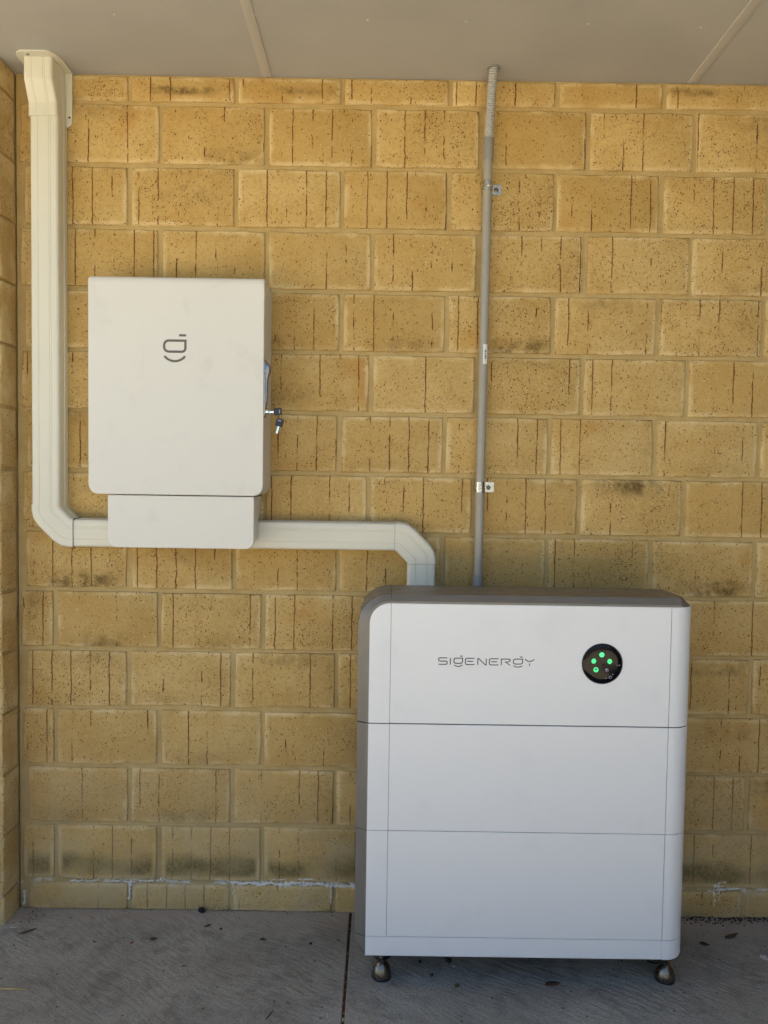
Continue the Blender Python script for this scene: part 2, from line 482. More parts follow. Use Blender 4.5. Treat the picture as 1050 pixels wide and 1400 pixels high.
def lay_brick(parent, xa, xb, za, zb, yf, key=None, jit=True):
    hx, hz = round((xb - xa) / 2, 4), round((zb - za) / 2, 4)
    o = link('brick', brick_mesh(hx, hz, random.randrange(7)), None, parent, loc=(0, 0, 0))
    jx, jz = (random.uniform(-0.0018, 0.0018), random.uniform(-0.001, 0.001)) if jit else (0, 0)
    o.location = Vector(((xa + xb) / 2 + jx, yf - random.uniform(-0.0006, 0.0018), (za + zb) / 2 + jz)) - Vector(parent.location)
    o.rotation_euler = (random.uniform(-0.006, 0.006), random.uniform(-0.0025, 0.0025), random.uniform(-0.004, 0.004))
    o['half_length'], o['half_height'] = hx, hz
    s = SOOT.get(key, (random.choice((0, 0, 0, 0.2, 0.35)), random.choice((-0.8, 0.8)), random.uniform(-0.4, 0.4)))
    o['soot'], o['soot_height'], o['soot_shift'] = float(s[0]), float(s[1]), float(s[2])
    return o


wall = tag(empty('brick_wall', (1.2, 0.05, 0)), 'speckled yellow brick wall carrying the gateway box, ducts and conduit', 'wall')
G = (L - BL)
for c in range(1, 16):
    zt = Z1 - H * (c - 2) - 0.0052 if c > 1 else CEIL - 0.003
    zb = Z1 - H * (c - 1) + 0.0052 if c < 15 else -0.004
    if c == 1: zt = CEIL - 0.004
    if c % 2 == 1:
        for i in range(0, 10):
            lay_brick(wall, max(L * i + G / 2, -0.004), L * (i + 1) - G / 2, zb, zt, 0.0, (c, i))
    else:
        lay_brick(wall, -0.008, ACC - G / 2, zb, zt, 0.0, (c, 0))
        for i in range(1, 11):
            lay_brick(wall, ACC + L * (i - 1) + G / 2, ACC + L * i - G / 2, zb, zt, 0.0, (c, i))
    lay_brick(wall, (ACC if c % 2 == 0 else 0) + L * 10 + G / 2, 3.196, zb, zt, 0.0, (c, 11))
# wall width ends where its last bricks do
bm = bmesh.new()
box(bm, -0.02, 3.198, 0.0062, 0.095, -0.0990, CEIL - 0.0005)
bm_obj('mortar', bm, M['mortar'], wall)

# the wall steps forward at the left
pier = tag(empty('brick_pier', (-0.3, 0.0, 0)), 'projecting brick return of the wall beside the tall cream duct', 'pier')
PX = -0.0205
for c in range(1, 16):
    zt = Z1 - H * (c - 2) - 0.0052 if c > 1 else CEIL - 0.004
    zb = Z1 - H * (c - 1) + 0.0052 if c < 15 else -0.004
    first = BL if c % 2 else BL / 2
    lay_brick(pier, PX - first, PX, zb, zt, -0.092, (c, -1))
    lay_brick(pier, PX - first - G - BL, PX - first - G, zb, zt, -0.092, (c, -2))
bm = bmesh.new()
box(bm, -1.9, PX - 0.0045, -0.0875, 0.09, -0.0990, CEIL - 0.0005)
bm_obj('mortar', bm, M['mortar'], pier)

# salts along the lowest bed joint
def crust(bm, pts, w, th, n):
    """lumpy crust following a polyline on the wall face"""
    pts = [Vector((x, 0, z)) for x, z in pts]
    total = sum((b - a).length for a, b in zip(pts, pts[1:]))
    rows = []
    for i in range(n + 1):
        t = total * i / n
        for a, b in zip(pts, pts[1:]):
            d = (b - a).length
            if t <= d or b is pts[-1]:
                q = a.lerp(b, min(1, t / d)); tang = (b - a).normalized(); break
            t -= d
        nrm = Vector((-tang.z, 0, tang.x))
        ww = w * random.choice((0.12, 0.3, 0.5, 0.7, 1.0, 1.35)) * (0.3 if i in (0, n) else 1)
        mid = q + nrm * random.uniform(-0.002, 0.002)
        hgt = th * random.uniform(0.5, 1.3)
        hgt = hgt * min(1, 0.25 + ww / w)
        rows.append([mid + nrm * ww * s + Vector((0, y, 0)) for s, y in ((-1, 0.004), (-0.5, -hgt * 0.8), (0.05, -hgt), (0.55, -hgt * 0.7), (1, 0.004))])
    loft(bm, rows, closed=False, cap0=False, cap1=False)


bz = Z1 - H * 13
bm = bmesh.new()
rs = random.Random(11)
for x0, x1, dens, w in ((0.05, 0.17, 0.5, 0.0022), (0.17, 0.30, 0.35, 0.0018), (0.33, 0.46, 0.45, 0.0022), (0.46, 0.62, 0.8, 0.0036), (0.60, 0.97, 1.0, 0.0062), (0.66, 0.97, 0.9, 0.005), (2.00, 2.09, 0.7, 0.004)):
    x = x0
    while x < x1:                                   # broken run along the bed joint
        ln = rs.uniform(0.012, 0.05)
        if rs.random() < dens:
            dz = rs.gauss(0, 0.003)
            crust(bm, [(x, bz + dz), (x + ln, bz + dz + rs.uniform(-0.002, 0.002))], w * rs.uniform(0.5, 1.3), 0.0022, max(4, int(ln / 0.003)))
        x += ln * rs.uniform(0.7, 1.1)
for x, z, w, ln in ((0.301, bz - 0.004, 0.004, 0.05), (0.306, bz - 0.001, 0.006, 0.012), (0.894, bz - 0.006, 0.004, 0.055), (-0.008, 0.05, 0.004, 0.045), (2.018, bz - 0.004, 0.004, 0.05), (2.033, bz - 0.003, 0.003, 0.03), (0.607, bz - 0.006, 0.002, 0.03)):
    crust(bm, [(x, z), (x + 0.002, z - ln * 0.5), (x - 0.001, max(0.003, z - ln))], w, 0.0025, 16)
for x, z, w, ln in ((0.405, bz + 0.009, 0.004, 0.03), (0.74, bz + 0.012, 0.003, 0.05), (0.82, bz + 0.013, 0.003, 0.05), (2.03, bz + 0.012, 0.006, 0.03), (2.04, bz + 0.022, 0.005, 0.025)):
    crust(bm, [(x - ln / 2, z), (x + ln / 2, z + 0.001)], w, 0.0014, 10)
tag(bm_obj('salt_crust', bm, M['salt'], wall, smooth=True), 'white salt crust along the lowest mortar joint', kind='stuff')

# ------------------------------------------------------------------ ceiling
ceil = tag(empty('ceiling', (1.2, -1.5, CEIL)), kind='structure')
edges = [-3.2, -1.697, -0.505, 0.687, 1.879, 3.071, 4.4]
for a, b in zip(edges, edges[1:]):
    bm = bmesh.new()
    box(bm, a + 0.002, b - 0.002, CY, 0.3, CEIL, CEIL + 0.006)
    bm_obj('sheet', bm, M['ceiling'], ceil)
for e in edges[1:-1]:
    bm = bmesh.new()
    prof = [(-0.0135, 0.0), (-0.0125, -0.0022), (-0.004, -0.003), (0.004, -0.003), (0.0125, -0.0022), (0.0135, 0.0)]
    loft(bm, [[(e + u, y, CEIL + v) for u, v in prof] for y in (CY, -0.001)])
    bm_obj('jointer_strip', bm, M['strip'], ceil)
nm = None
for x, y in [(0.357, -0.285), (0.702, -0.29), (0.975, -0.276), (1.216, -0.276), (1.516, -0.275), (1.796, -0.266), (0.06, -0.28), (2.08, -0.27), (0.36, -0.72), (0.98, -0.73), (1.5, -0.72), (1.86, -0.74), (0.66, -0.71)]:
    if nm is None:
        bm = bmesh.new()
        lathe(bm, [(0.0045, 0.0), (0.0042, -0.001), (0.002, -0.0016), (0.0003, -0.0017)], (0, 0, 0), seg=10)
        o = bm_obj('nail', bm, M['nail'], ceil, loc=(0, 0, 0))
        nm = o.data
    else:
        o = link('nail', nm, None, ceil, loc=(0, 0, 0))
    o.location = Vector((x, y, CEIL)) - Vector(ceil.location)
bm = bmesh.new()
box(bm, -3.4, 4.6, CY - 0.15, 0.6, CEIL + 0.08, CEIL + 0.20)
tag(bm_obj('roof', bm, M['render']), kind='structure')
bm = bmesh.new()
box(bm, 3.20, 3.34, -3.5, 0.09, -0.0985, CEIL - 0.001)  # unseen wall added to make the right side darker
tag(bm_obj('added_side_wall', bm, M['render']), kind='structure')

# unseen fence added across the yard; dark olive limits the light it bounces
fen = tag(empty('added_yard_fence', (0, -7.4, -0.1)), 'unseen olive ribbed steel fence added across the sunlit yard', 'fence')
for i in range(6):
    xa = -7.5 + i * 2.5
    bm = bmesh.new()
    pr = []
    n = 12
    for j in range(n):
        b0 = xa + 0.06 + j * 2.38 / n
        pr += [(b0, 0.0), (b0 + 0.12, 0.0), (b0 + 0.14, 0.03), (b0 + 0.18, 0.03)]
    front = [(u, -7.4 + v) for u, v in pr]
    loop = front + [(u, v - 0.004) for u, v in reversed(front)]
    loft(bm, [[(u, v, z) for u, v in loop] for z in (-0.04, 1.74)])
    bm_obj('panel', bm, M['fence'], fen)
    bm = bmesh.new()
    box(bm, xa - 0.03, xa + 0.03, -7.43, -7.36, -0.0995, 1.78)
    bm_obj('post', bm, M['fence'], fen)

# ------------------------------------------------------------------ cream ducts
def duct_profile(w, s, r=0.008):
    """(lateral, out) open at the wall; lightly grooved front"""
    h = w / 2
    pts = [(-h, 0.0), (-h, s * 0.35), (-h + 0.0012, s * 0.37), (-h + 0.0012, s - r)]
    for i in range(1, 4):
        a = math.pi / 2 * i / 4
        pts.append((-h + 0.0012 + r - r * math.cos(a), s - r + r * math.sin(a)))
    pts.append((-h + 0.0012 + r, s))
    for g in (-0.016, 0.014, 0.019):
        pts += [(g - 0.0012, s), (g - 0.0005, s - 0.0009), (g + 0.0005, s - 0.0009), (g + 0.0012, s)]
    m = [(-u, v) for u, v in reversed(pts[:8])]
    return pts + m


def sweep_wall(bm, path, prof, y0=0.0):
    """sweep a profile along a polyline lying on the wall (x, z)"""
    P = [Vector((x, z)) for x, z in path]
    if len(P) > 2:                                  # ease each bend
        Q = [P[0]]
        for a, b, c in zip(P, P[1:], P[2:]):
            e = 0.013
            p0, p1 = b + (a - b).normalized() * e, b + (c - b).normalized() * e
            Q += [p0, p0.lerp(b, 0.5).lerp(b.lerp(p1, 0.5), 0.5), p1]
        P = Q + [P[-1]]
    rings = []
    for i, p in enumerate(P):
        d0 = (P[i] - P[i - 1]).normalized() if i else None
        d1 = (P[i + 1] - P[i]).normalized() if i < len(P) - 1 else None
        if d0 is None: d0 = d1
        if d1 is None: d1 = d0
        n0, n1 = Vector((-d0.y, d0.x)), Vector((-d1.y, d1.x))
        n = (n0 + n1).normalized()
        n /= max(0.3, n.dot(n0))
        rings.append([(p.x + n.x * u, y0 - v, p.y + n.y * u) for u, v in prof])
    loft(bm, rings)


DW, DS = 0.0795, 0.060
YW = -0.003


def duct_piece(name, path, parent, grow=0.0):
    bm = bmesh.new()
    sweep_wall(bm, path, duct_profile(DW + 2 * grow, DS + grow), YW)
    return bm_obj(name, bm, M['duct'], parent, smooth=True, angle=0.5)


dl = tag(empty('cable_duct', (0.087, 0, 1.08)), 'tall cream plastic duct dropping from the ceiling to the wall box', 'duct')
duct_piece('cover', [(0.087, 2.262), (0.087, 1.186)], dl)
duct_piece('elbow', [(0.087, 1.188), (0.087, 1.163), (0.1415, 1.1085), (0.164, 1.1085)], dl, 0.0018)
duct_piece('cover', [(0.1638, 1.1085), (0.34, 1.1085)], dl)
bm = bmesh.new()
sweep_wall(bm, [(0.1634, 1.1085), (0.1654, 1.1085)], duct_profile(DW + 0.0045, DS + 0.0024), YW)
bm_obj('joint_line', bm, M['pipe2'], dl)
# cap that steps forward and meets the ceiling
bm = bmesh.new()
secs = [(2.2495, 0.0632, 0.0825), (2.2840, 0.0632, 0.0825), (2.2885, 0.0645, 0.0825), (2.333, 0.090, 0.0815), (2.3375, 0.0915, 0.0810), (CEIL - 0.0045, 0.0915, 0.080)]
rings = []
for z, s, w in secs:
    rings.append([(0.0845 + u, YW - v, z) for u, v in duct_profile(w, s)])
loft(bm, rings)
bm_obj('ceiling_cap', bm, M['duct'], dl, smooth=True, angle=0.6)
bm = bmesh.new()
fl = [(0.027, -0.001), (0.027, -0.085)] + [(0.027 + 0.028 * (1 - math.cos(a)), -0.085 - 0.034 * math.sin(a)) for a in (0.4, 0.8, 1.2, 1.57)]
fl += [(0.114 + 0.030 * math.sin(a), -0.119 + 0.050 * (1 - math.cos(a))) for a in (0.0, 0.4, 0.8, 1.2, 1.57)] + [(0.1445, -0.001)]
loft(bm, [[(x, y, z) for x, y in fl] for z in (CEIL - 0.0042, CEIL - 0.0002)])
bm_obj('ceiling_flange', bm, M['duct'], dl)
bm = bmesh.new()
wf = [(0.1235, 2.242), (0.136, 2.247), (0.1425, 2.254), (0.1425, 2.3915), (0.1235, 2.3915)]
loft(bm, [[(x, y, z) for x, z in wf] for y in (-0.0065, -0.0025)])
bm_obj('wall_flange', bm, M['duct'], dl)
for x, y, z, ax in ((0.135, -0.0078, 2.271, 'Y'),):
    bm = bmesh.new()
    lathe(bm, [(0.0028, 0.0013), (0.0026, 0.0), (0.0005, -0.0002)], (x, y, z), ax, 10)
    bm_obj('screw', bm, M['black'], dl)
bm = bmesh.new()
lathe(bm, [(0.0045, 0.003), (0.0042, 0.0), (0.002, -0.0015), (0.0004, -0.0016)], (0.064, -0.106, CEIL - 0.0072), 'Z', 12)
bm_obj('screw', bm, M['zinc'], dl)

dr = tag(empty('cable_duct', (0.9, 0, 0.9)), 'cream plastic duct elbowing down behind the battery stack', 'duct')
duct_piece('cover', [(0.655, 1.1100), (1.066, 1.1105)], dr)
duct_piece('elbow', [(1.064, 1.1105), (1.0845, 1.1105), (1.1405, 1.0545), (1.1405, 1.0345)], dr, 0.0018)
duct_piece('cover', [(1.1405, 1.036), (1.1405, 0.72)], dr)
for pth in ([(1.0632, 1.1105), (1.0642, 1.1105)], [(1.1405, 1.0355), (1.1405, 1.0345)]):
    bm = bmesh.new()
    sweep_wall(bm, pth, duct_profile(DW + 0.0040, DS + 0.0021), YW)
    bm_obj('joint_line', bm, M['pipe2'], dr)

# ------------------------------------------------------------------ grey conduit
cd = tag(empty('conduit', (1.306, -0.03, 0.9)), 'slim grey plastic conduit pipe running from ceiling to the battery stack', 'conduit')
PY = -0.0300
bm = bmesh.new()
tube(bm, [(1.3075, PY, 2.20), (1.3060, PY, 1.7), (1.3035, PY, 1.25), (1.3025, PY, 0.80)], 0.0127, 20)
bm_obj('pipe', bm, M['pipe'], cd, smooth=True, angle=1.0)
bm = bmesh.new()
tube(bm, [(1.3076, PY, 2.160), (1.3077, PY, 2.1605), (1.3078, PY - 0.0004, 2.2195), (1.3081, PY - 0.0005, 2.220)], [0.0136, 0.0143, 0.0143, 0.0134], 20)
bm_obj('coupling', bm, M['pipe2'], cd, smooth=True, angle=0.8)
bm = bmesh.new()
tube(bm, [(1.3027, PY, 1.004), (1.3027, PY, 1.0035), (1.3025, PY, 0.93)], [0.0130, 0.0142, 0.0142], 20)
bm_obj('coupling', bm, M['pipe2'], cd, smooth=True, angle=0.8)
bm = bmesh.new()
pts, rr = [], []
N = 31
for i in range(N * 4 + 1):
    t = i / (N * 4)
    pts.append((1.3080 + 0.0055 * t ** 1.2, PY - 0.033 * t ** 1.7, 2.214 + (CEIL + 0.004 - 2.214) * t))
    rr.append((0.0104, 0.0122, 0.0140, 0.0122)[i % 4])
tube(bm, pts, rr, 18)
bm_obj('flexible_sleeve', bm, M['flex'], cd, smooth=True, angle=1.2)
bm = bmesh.new()
lathe(bm, [(0.0128, -0.0008), (0.0185, -0.0008), (0.0180, -0.0030), (0.0150, -0.0034)], (1.3138, PY - 0.0335, CEIL), 'Z', 20)
bm_obj('hole_sealant', bm, M['pipe2'], cd)
bm = bmesh.new()
ring = []
for z in (1.598, 1.653):
    ring.append([(1.3052 + 0.0130 * math.sin(a), PY - 0.0130 * math.cos(a), z) for a in [rad(-10 + 60 * i / 6) for i in range(7)]])
loft(bm, ring, closed=False, cap0=False, cap1=False)
stk = bm_obj('sticker', bm, M['paper'], cd)
for i in range(6):                      # printing too small to read
    bm = bmesh.new()
    z0 = 1.612 + i * 0.0046
    loft(bm, [[(1.3052 + 0.01315 * math.sin(a), PY - 0.01315 * math.cos(a), z) for a in [rad(9 + 20 * j / 3) for j in range(4)]] for z in (z0, z0 + random.uniform(0.002, 0.0036))], closed=False, cap0=False, cap1=False)
    o = bm_obj('printing', bm, M['print'], stk, loc=(0, 0, 0))
for x, z in ((1.3073, 2.0905), (1.3030, 1.2535)):
    cl = tag(empty('pipe_saddle', (x, 0, z)), 'shiny zinc saddle clip on the grey conduit, ' + ('below its flexible sleeve' if z > 2 else 'above the battery stack'), 'clip', 'saddle clips on the conduit')
    bm = bmesh.new()
    hw = 0.0145
    prof = [(-0.0150, -0.0035), (-0.0150, PY)]
    prof += [(-0.0150 * math.cos(a), PY - 0.0150 * math.sin(a)) for a in [math.pi * i / 10 for i in range(1, 10)]]
    prof += [(0.0150, PY), (0.0150, -0.0065), (0.0175, -0.0045), (0.043, -0.0045)]
    inner = []
    for i, (u, v) in enumerate(prof):
        a = Vector(prof[max(i - 1, 0)]); b = Vector(prof[min(i + 1, len(prof) - 1)])
        t = (b - a).normalized()
        inner.append((u - t.y * -0.0014 * -1, v + t.x * -0.0014 * -1))
    lp = prof + list(reversed(inner))
    loft(bm, [[(x + u, v, zz) for u, v in lp] for zz in (z - hw, z + hw)])
    bm_obj('band', bm, M['zinc'], cl, smooth=True, angle=0.6)
    bm = bmesh.new()
    lathe(bm, [(0.0062, 0.003), (0.0062, -0.0006), (0.0045, -0.0022), (0.0016, -0.0024), (0.0012, -0.0014)], (x + 0.0275, -0.0052, z - 0.001), 'Y', 14)
    bm_obj('screw', bm, M['steel'], cl, smooth=True, angle=0.7)
    bm = bmesh.new()
    box(bm, x - 0.004, x + 0.004, PY - 0.0185, PY - 0.0145, z - 0.005, z + 0.005, 0.0012)
    bm_obj('rib', bm, M['zinc'], cl)

# ------------------------------------------------------------------ gateway box on the wall
def rrect(x0, x1, z0, z1, r, n=6):
    """r: radii for bottom-left, bottom-right, top-right, top-left"""
    pts = []
    for (cx, cz, a0, q) in ((x0 + r[0], z0 + r[0], 180, r[0]), (x1 - r[1], z0 + r[1], 270, r[1]), (x1 - r[2], z1 - r[2], 0, r[2]), (x0 + r[3], z1 - r[3], 90, r[3])):
        for i in range(n + 1):
            a = rad(a0 + 90 * i / n)
            pts.append((cx + q * math.cos(a), cz + q * math.sin(a)))
    return pts


gw = tag(empty('gateway_box', (0.474, 0, 1.08)), 'warm white metal gateway box with a round-cornered door fixed to the brick wall', 'electrical box')
GX0, GX1, GZ0, GZ1, GF = 0.2405, 0.7075, 1.2215, 1.8000, -0.152
bm = bmesh.new()
rings = []
for d, side, top, bot in ((0.0, 0.0018, 0.0170, 0.0022), (0.0008, 0.0006, 0.0110, 0.0008), (0.0035, 0.0, 0.0050, 0.0), (0.0085, 0.0, 0.0015, 0.0), (0.016, 0.0, 0.0, 0.0), (0.036, 0.0, 0.0, 0.0)):
    rings.append([(x, GF + d, z) for x, z in rrect(GX0 + side, GX1 - side, GZ0 + bot, GZ1 - top, (0.026, 0.026, 0.005, 0.005))])
loft(bm, rings)
door = bm_obj('door', bm, M['gate'], gw, smooth=True, angle=0.7)
bm = bmesh.new()
loft(bm, [[(x, y, z) for x, z in rrect(GX0 + 0.0015, GX1 - 0.0015, GZ0 + 0.002, GZ1 - 0.002, (0.026, 0.026, 0.005, 0.005))] for y in (GF + 0.037, -0.004)])
bm_obj('case', bm, M['gate'], gw, smooth=True, angle=0.7)
bm = bmesh.new()
loft(bm, [[(x, y, z) for x, z in rrect(GX0 + 0.004, GX1 - 0.004, GZ0 + 0.004, GZ1 - 0.004, (0.024, 0.024, 0.004, 0.004))] for y in (GF + 0.030, GF + 0.045)])
bm_obj('door_seal', bm, M['dark'], gw)
# wiring skirt below: front plate and two side cheeks whose back edge slants forward
bm = bmesh.new()
SF = GF + 0.004
SX0, SX1, SZ0, SZ1 = 0.2912, 0.6835, 1.0785, 1.219
pl = rrect(SX0, SX1, SZ0, SZ1, (0.022, 0.022, 0.002, 0.002))
ins = rrect(SX0 + 0.0015, SX1 - 0.0015, SZ0 + 0.0015, SZ1 - 0.0015, (0.021, 0.021, 0.002, 0.002))
loft(bm, [[(x, SF, z) for x, z in ins], [(x, SF + 0.0015, z) for x, z in pl], [(x, SF + 0.018, z) for x, z in pl]])
bm_obj('skirt', bm, M['gate'], gw, smooth=True, angle=0.7)
for xa, xb in ((SX0 + 0.0005, SX0 + 0.0025), (SX1 - 0.0025, SX1 - 0.0005)):
    bm = bmesh.new()
    pr = [(SF + 0.018, SZ0 + 0.022), (SF + 0.018, SZ1), (-0.006, SZ1), (-0.068, SZ0 + 0.075), (-0.075, SZ0 + 0.022)]
    loft(bm, [[(x, y, z) for y, z in pr] for x in (xa, xb)])
    bm_obj('skirt_cheek', bm, M['gate'], gw)
bm = bmesh.new()
box(bm, SX0 + 0.03, SX1 - 0.03, SF + 0.02, -0.075, SZ0 + 0.02, SZ0 + 0.03)
bm_obj('gland_plate', bm, M['grey'], gw)


def stroke(bm, pts, w, y, th, closed=False):
    """flat printed stroke on a face looking to -Y"""
    P = [Vector(p) for p in pts]
    n = len(P)
    A, B = [], []
    for i in range(n):
        d0 = (P[i] - P[i - 1]) if (i or closed) else (P[1] - P[0])
        d1 = (P[(i + 1) % n] - P[i]) if (i < n - 1 or closed) else d0
        d0, d1 = d0.normalized(), d1.normalized()
        n0, n1 = Vector((-d0.y, d0.x)), Vector((-d1.y, d1.x))
        m = (n0 + n1)
        m = m.normalized() if m.length > 1e-5 else n0
        m *= (w / 2) / max(0.45, m.dot(n0))
        A.append(P[i] + m); B.append(P[i] - m)
    rings = []
    for a, b in zip(A, B):
        rings.append([(a.x, y, a.y), (b.x, y, b.y), (b.x, y + th, b.y), (a.x, y + th, a.y)])
    if closed: rings.append(rings[0])
    loft(bm, rings, cap0=not closed, cap1=not closed)


def arc(cx, cz, r, a0, a1, n=6, rz=None):
    rz = r if rz is None else rz
    return [(cx + r * math.cos(rad(a0 + (a1 - a0) * i / n)), cz + rz * math.sin(rad(a0 + (a1 - a0) * i / n))) for i in range(n + 1)]


def emblem(x, z, w, h, sw, y, name, mat, parent, dash=True):
    """g-like sign: a D-shaped loop lying on its side, a dash above and a smile below; x,z = lower left of the loop"""
    bm = bmesh.new()
    r = h * 0.42
    loop = [(x + w, z + h)] + arc(x + r, z + h - r, r, 90, 180) + arc(x + r, z + r, r, 180, 270) + arc(x + w - r * 0.8, z + r * 0.8, r * 0.8, 270, 360)
    stroke(bm, loop, sw, y, 0.0006, True)
    stroke(bm, [(x + w * 0.70, z + h * 1.48), (x + w * 1.03, z + h * 1.48)], sw * 0.95, y, 0.0006)
    stroke(bm, arc(x + w * 0.5, z + h * 0.34, w * 0.62, 218, 322, 10, w * 0.62), sw, y, 0.0006)
    return bm_obj(name, bm, mat, parent)


emblem(0.4425, 1.6020, 0.0565, 0.0292, 0.0062, GF - 0.0003, 'emblem', M['print2'], gw)

# swing handle with its lock on the right flank
hx = GX1
hnd = None
bm = bmesh.new()
pr = rrect(GF + 0.004, GF + 0.034, 1.433, 1.585, (0.008, 0.008, 0.008, 0.008), 4)
loft(bm, [[(x, y, z) for y, z in pr] for x in (hx - 0.001, hx + 0.0035)])
hnd = bm_obj('handle_plate', bm, M['handle'], gw, smooth=True, angle=0.6)
bm = bmesh.new()
sec = []
for z, out, wd in ((1.462, 0.0055, 0.008), (1.480, 0.0080, 0.008), (1.530, 0.0090, 0.008), (1.545, 0.0125, 0.009), (1.558, 0.0165, 0.011), (1.567, 0.0160, 0.011), (1.575, 0.0110, 0.009), (1.581, 0.0050, 0.006)):
    yc = GF + 0.018
    sec.append([(hx + 0.003, yc - wd, z), (hx + out * 0.8, yc - wd, z), (hx + out, yc - wd * 0.5, z), (hx + out, yc + wd * 0.5, z), (hx + out * 0.8, yc + wd, z), (hx + 0.003, yc + wd, z)])
loft(bm, sec)
bm_obj('handle_lever', bm, M['handle'], gw, smooth=True, angle=0.6)
bm = bmesh.new()
lathe(bm, [(0.0095, 0.003), (0.0095, 0.011), (0.0085, 0.0122), (0.003, 0.0125)], (hx, GF + 0.019, 1.4485), 'X', 20)
bm_obj('lock_barrel', bm, M['chrome'], gw, smooth=True, angle=0.6)
ky = GF + 0.019


def key(name, loc, rot, label):
    t = tag(empty(name, loc), label, 'key', 'keys of the gateway box')
    t.rotation_euler = rot
    bm = bmesh.new()
    pr = [(0.0, -0.0022), (0.019, -0.0022), (0.0205, 0.0), (0.019, 0.0028), (0.0, 0.0028)]
    loft(bm, [[(x, y, z) for x, z in pr] for y in (-0.0009, 0.0009)])
    bm_obj('blade', bm, M['chrome'], t, loc=(0, 0, 0))
    bm = bmesh.new()
    loft(bm, [[(x, y, z) for x, z in rrect(-0.0205, 0.0005, -0.0098, 0.0098, (0.003,) * 4, 3)] for y in (-0.0030, 0.0030)])
    bm_obj('head', bm, M['black'], t, loc=(0, 0, 0))
    bm = bmesh.new()
    loft(bm, [[(x, y, z) for x, z in rrect(-0.0165, -0.0135, -0.0045, 0.0045, (0.001,) * 4, 2)] for y in (-0.0034, -0.0028)])
    bm_obj('head_slot', bm, M['icon'], t, loc=(0, 0, 0))
    return t


key('key', (hx + 0.0255, ky, 1.4485), (0, rad(176), 0), 'black headed key standing in the gateway lock')
key('key', (hx + 0.0385, ky - 0.004, 1.4100), (rad(14), rad(104), 0), 'black headed spare key hanging below the lock')
bm = bmesh.new()
ringp = []
for i in range(21):
    a = 2 * math.pi * i / 20
    ringp.append((hx + 0.0430 + 0.0026 * math.cos(a), ky - 0.002 + 0.004 * math.cos(a), 1.4345 + 0.0095 * math.sin(a)))
tube(bm, ringp, 0.0006, 6)
tag(bm_obj('key_ring', bm, M['steel'], None, smooth=True), 'thin wire ring joining the two gateway keys', 'key ring')

# ------------------------------------------------------------------ battery stack
bt = tag(empty('battery_stack', (1.38, -0.24, 0)), 'white home battery stack of three modules on steel feet', 'battery')
YF = -0.348
XL, XR, RR = 0.9735, 1.8015, 0.050            # outer left, outer right, plan radius of the right edge
ZT, CH, CD = 0.9905, 0.0205, 0.0165           # top, chamfer drop, chamfer depth
XLF = 1.0015                                  # left edge of the white front
SXL, SXR = 1.0537, 1.7395                     # upright joints in the front


def right_x(d):
    return XR if d >= RR else XR - RR + math.sqrt(max(0, RR * RR - (RR - d) ** 2))


DR = [0.004, 0.0165, 0.024, 0.036, 0.050, 0.110, 0.178]


def left_x(d):
    return XLF + (XL - XLF) * min(1, d / CD)


def ring_top(d, z0):
    zt = ZT - CH + CH * min(1, d / CD)
    xl, xr = left_x(d), right_x(d) - 0.0012
    R = 0.050 + 0.026 * min(1, d / CD)
    pts = [(xl, z0)] + [(xl + R - R * math.cos(rad(a)), zt - R + R * math.sin(rad(a))) for a in range(0, 91, 9)]
    k2 = 0.018 * min(1, d / CD)
    pts += [(xr - k2 * 1.2 - 0.0001, zt), (xr, ZT - CH - 0.0008 * (d > 0.01)), (xr, z0)]
    return [(x, YF + d, z) for x, z in pts]


def ring_mid(d, z0, z1):
    return [(x, YF + d, z) for x, z in ((left_x(d), z0), (left_x(d), z1), (right_x(d) - 0.0012, z1), (right_x(d) - 0.0012, z0))]


def ring_base(d, z0, z1):
    R = 0.004 + 0.040 * min(1, d / CD)
    xl, xr = left_x(d), right_x(d) - 0.0012
    Q = 0.020
    pts = [(xl, z1)]
    pts += [(xl + R * 0.72 - R * 0.72 * math.cos(rad(a)), z0 + R - R * math.sin(rad(a))) for a in range(0, 91, 15)]
    pts += [(xr - Q + Q * math.sin(rad(a)), z0 + Q - Q * math.cos(rad(a))) for a in range(0, 91, 15)]
    pts += [(xr, z1)]
    return [(x, YF + d, z) for x, z in pts]


def right_strip(z0, z1, name, parent, round_bottom=False, slope_top=False):
    """white strip turning round the right edge"""
    bm = bmesh.new()
    plan = [(SXR + 0.0005, YF), (XR - RR, YF)] + [(XR - RR + RR * math.sin(rad(a)), YF + RR - RR * math.cos(rad(a))) for a in range(6, 91, 6)] + [(XR, YF + RR + 0.006)]
    inn = [(SXR + 0.0005, YF + 0.0045), (XR - RR, YF + 0.0045)] + [(XR - RR + (RR - 0.003) * math.sin(rad(a)), YF + RR - (RR - 0.0045) * math.cos(rad(a))) for a in range(6, 91, 6)] + [(XR - 0.003, YF + RR + 0.006)]
    lp = plan + list(reversed(inn))
    m = len(plan)
    zb = []
    for i, (x, y) in enumerate(plan):
        q = 0.0
        if round_bottom:
            t = max(0, (i - 3) / (m - 4))
            q = 0.022 * (1 - math.sqrt(max(0, 1 - t * t)))
        zb.append(z0 + q)
    zb = zb + list(reversed(zb))
    loft(bm, [[(x, y, z) for (x, y), z in zip(lp, zb)], [(x, y, z1) for x, y in lp]])
    return bm_obj(name, bm, M['batt'], parent, smooth=True, angle=0.5)


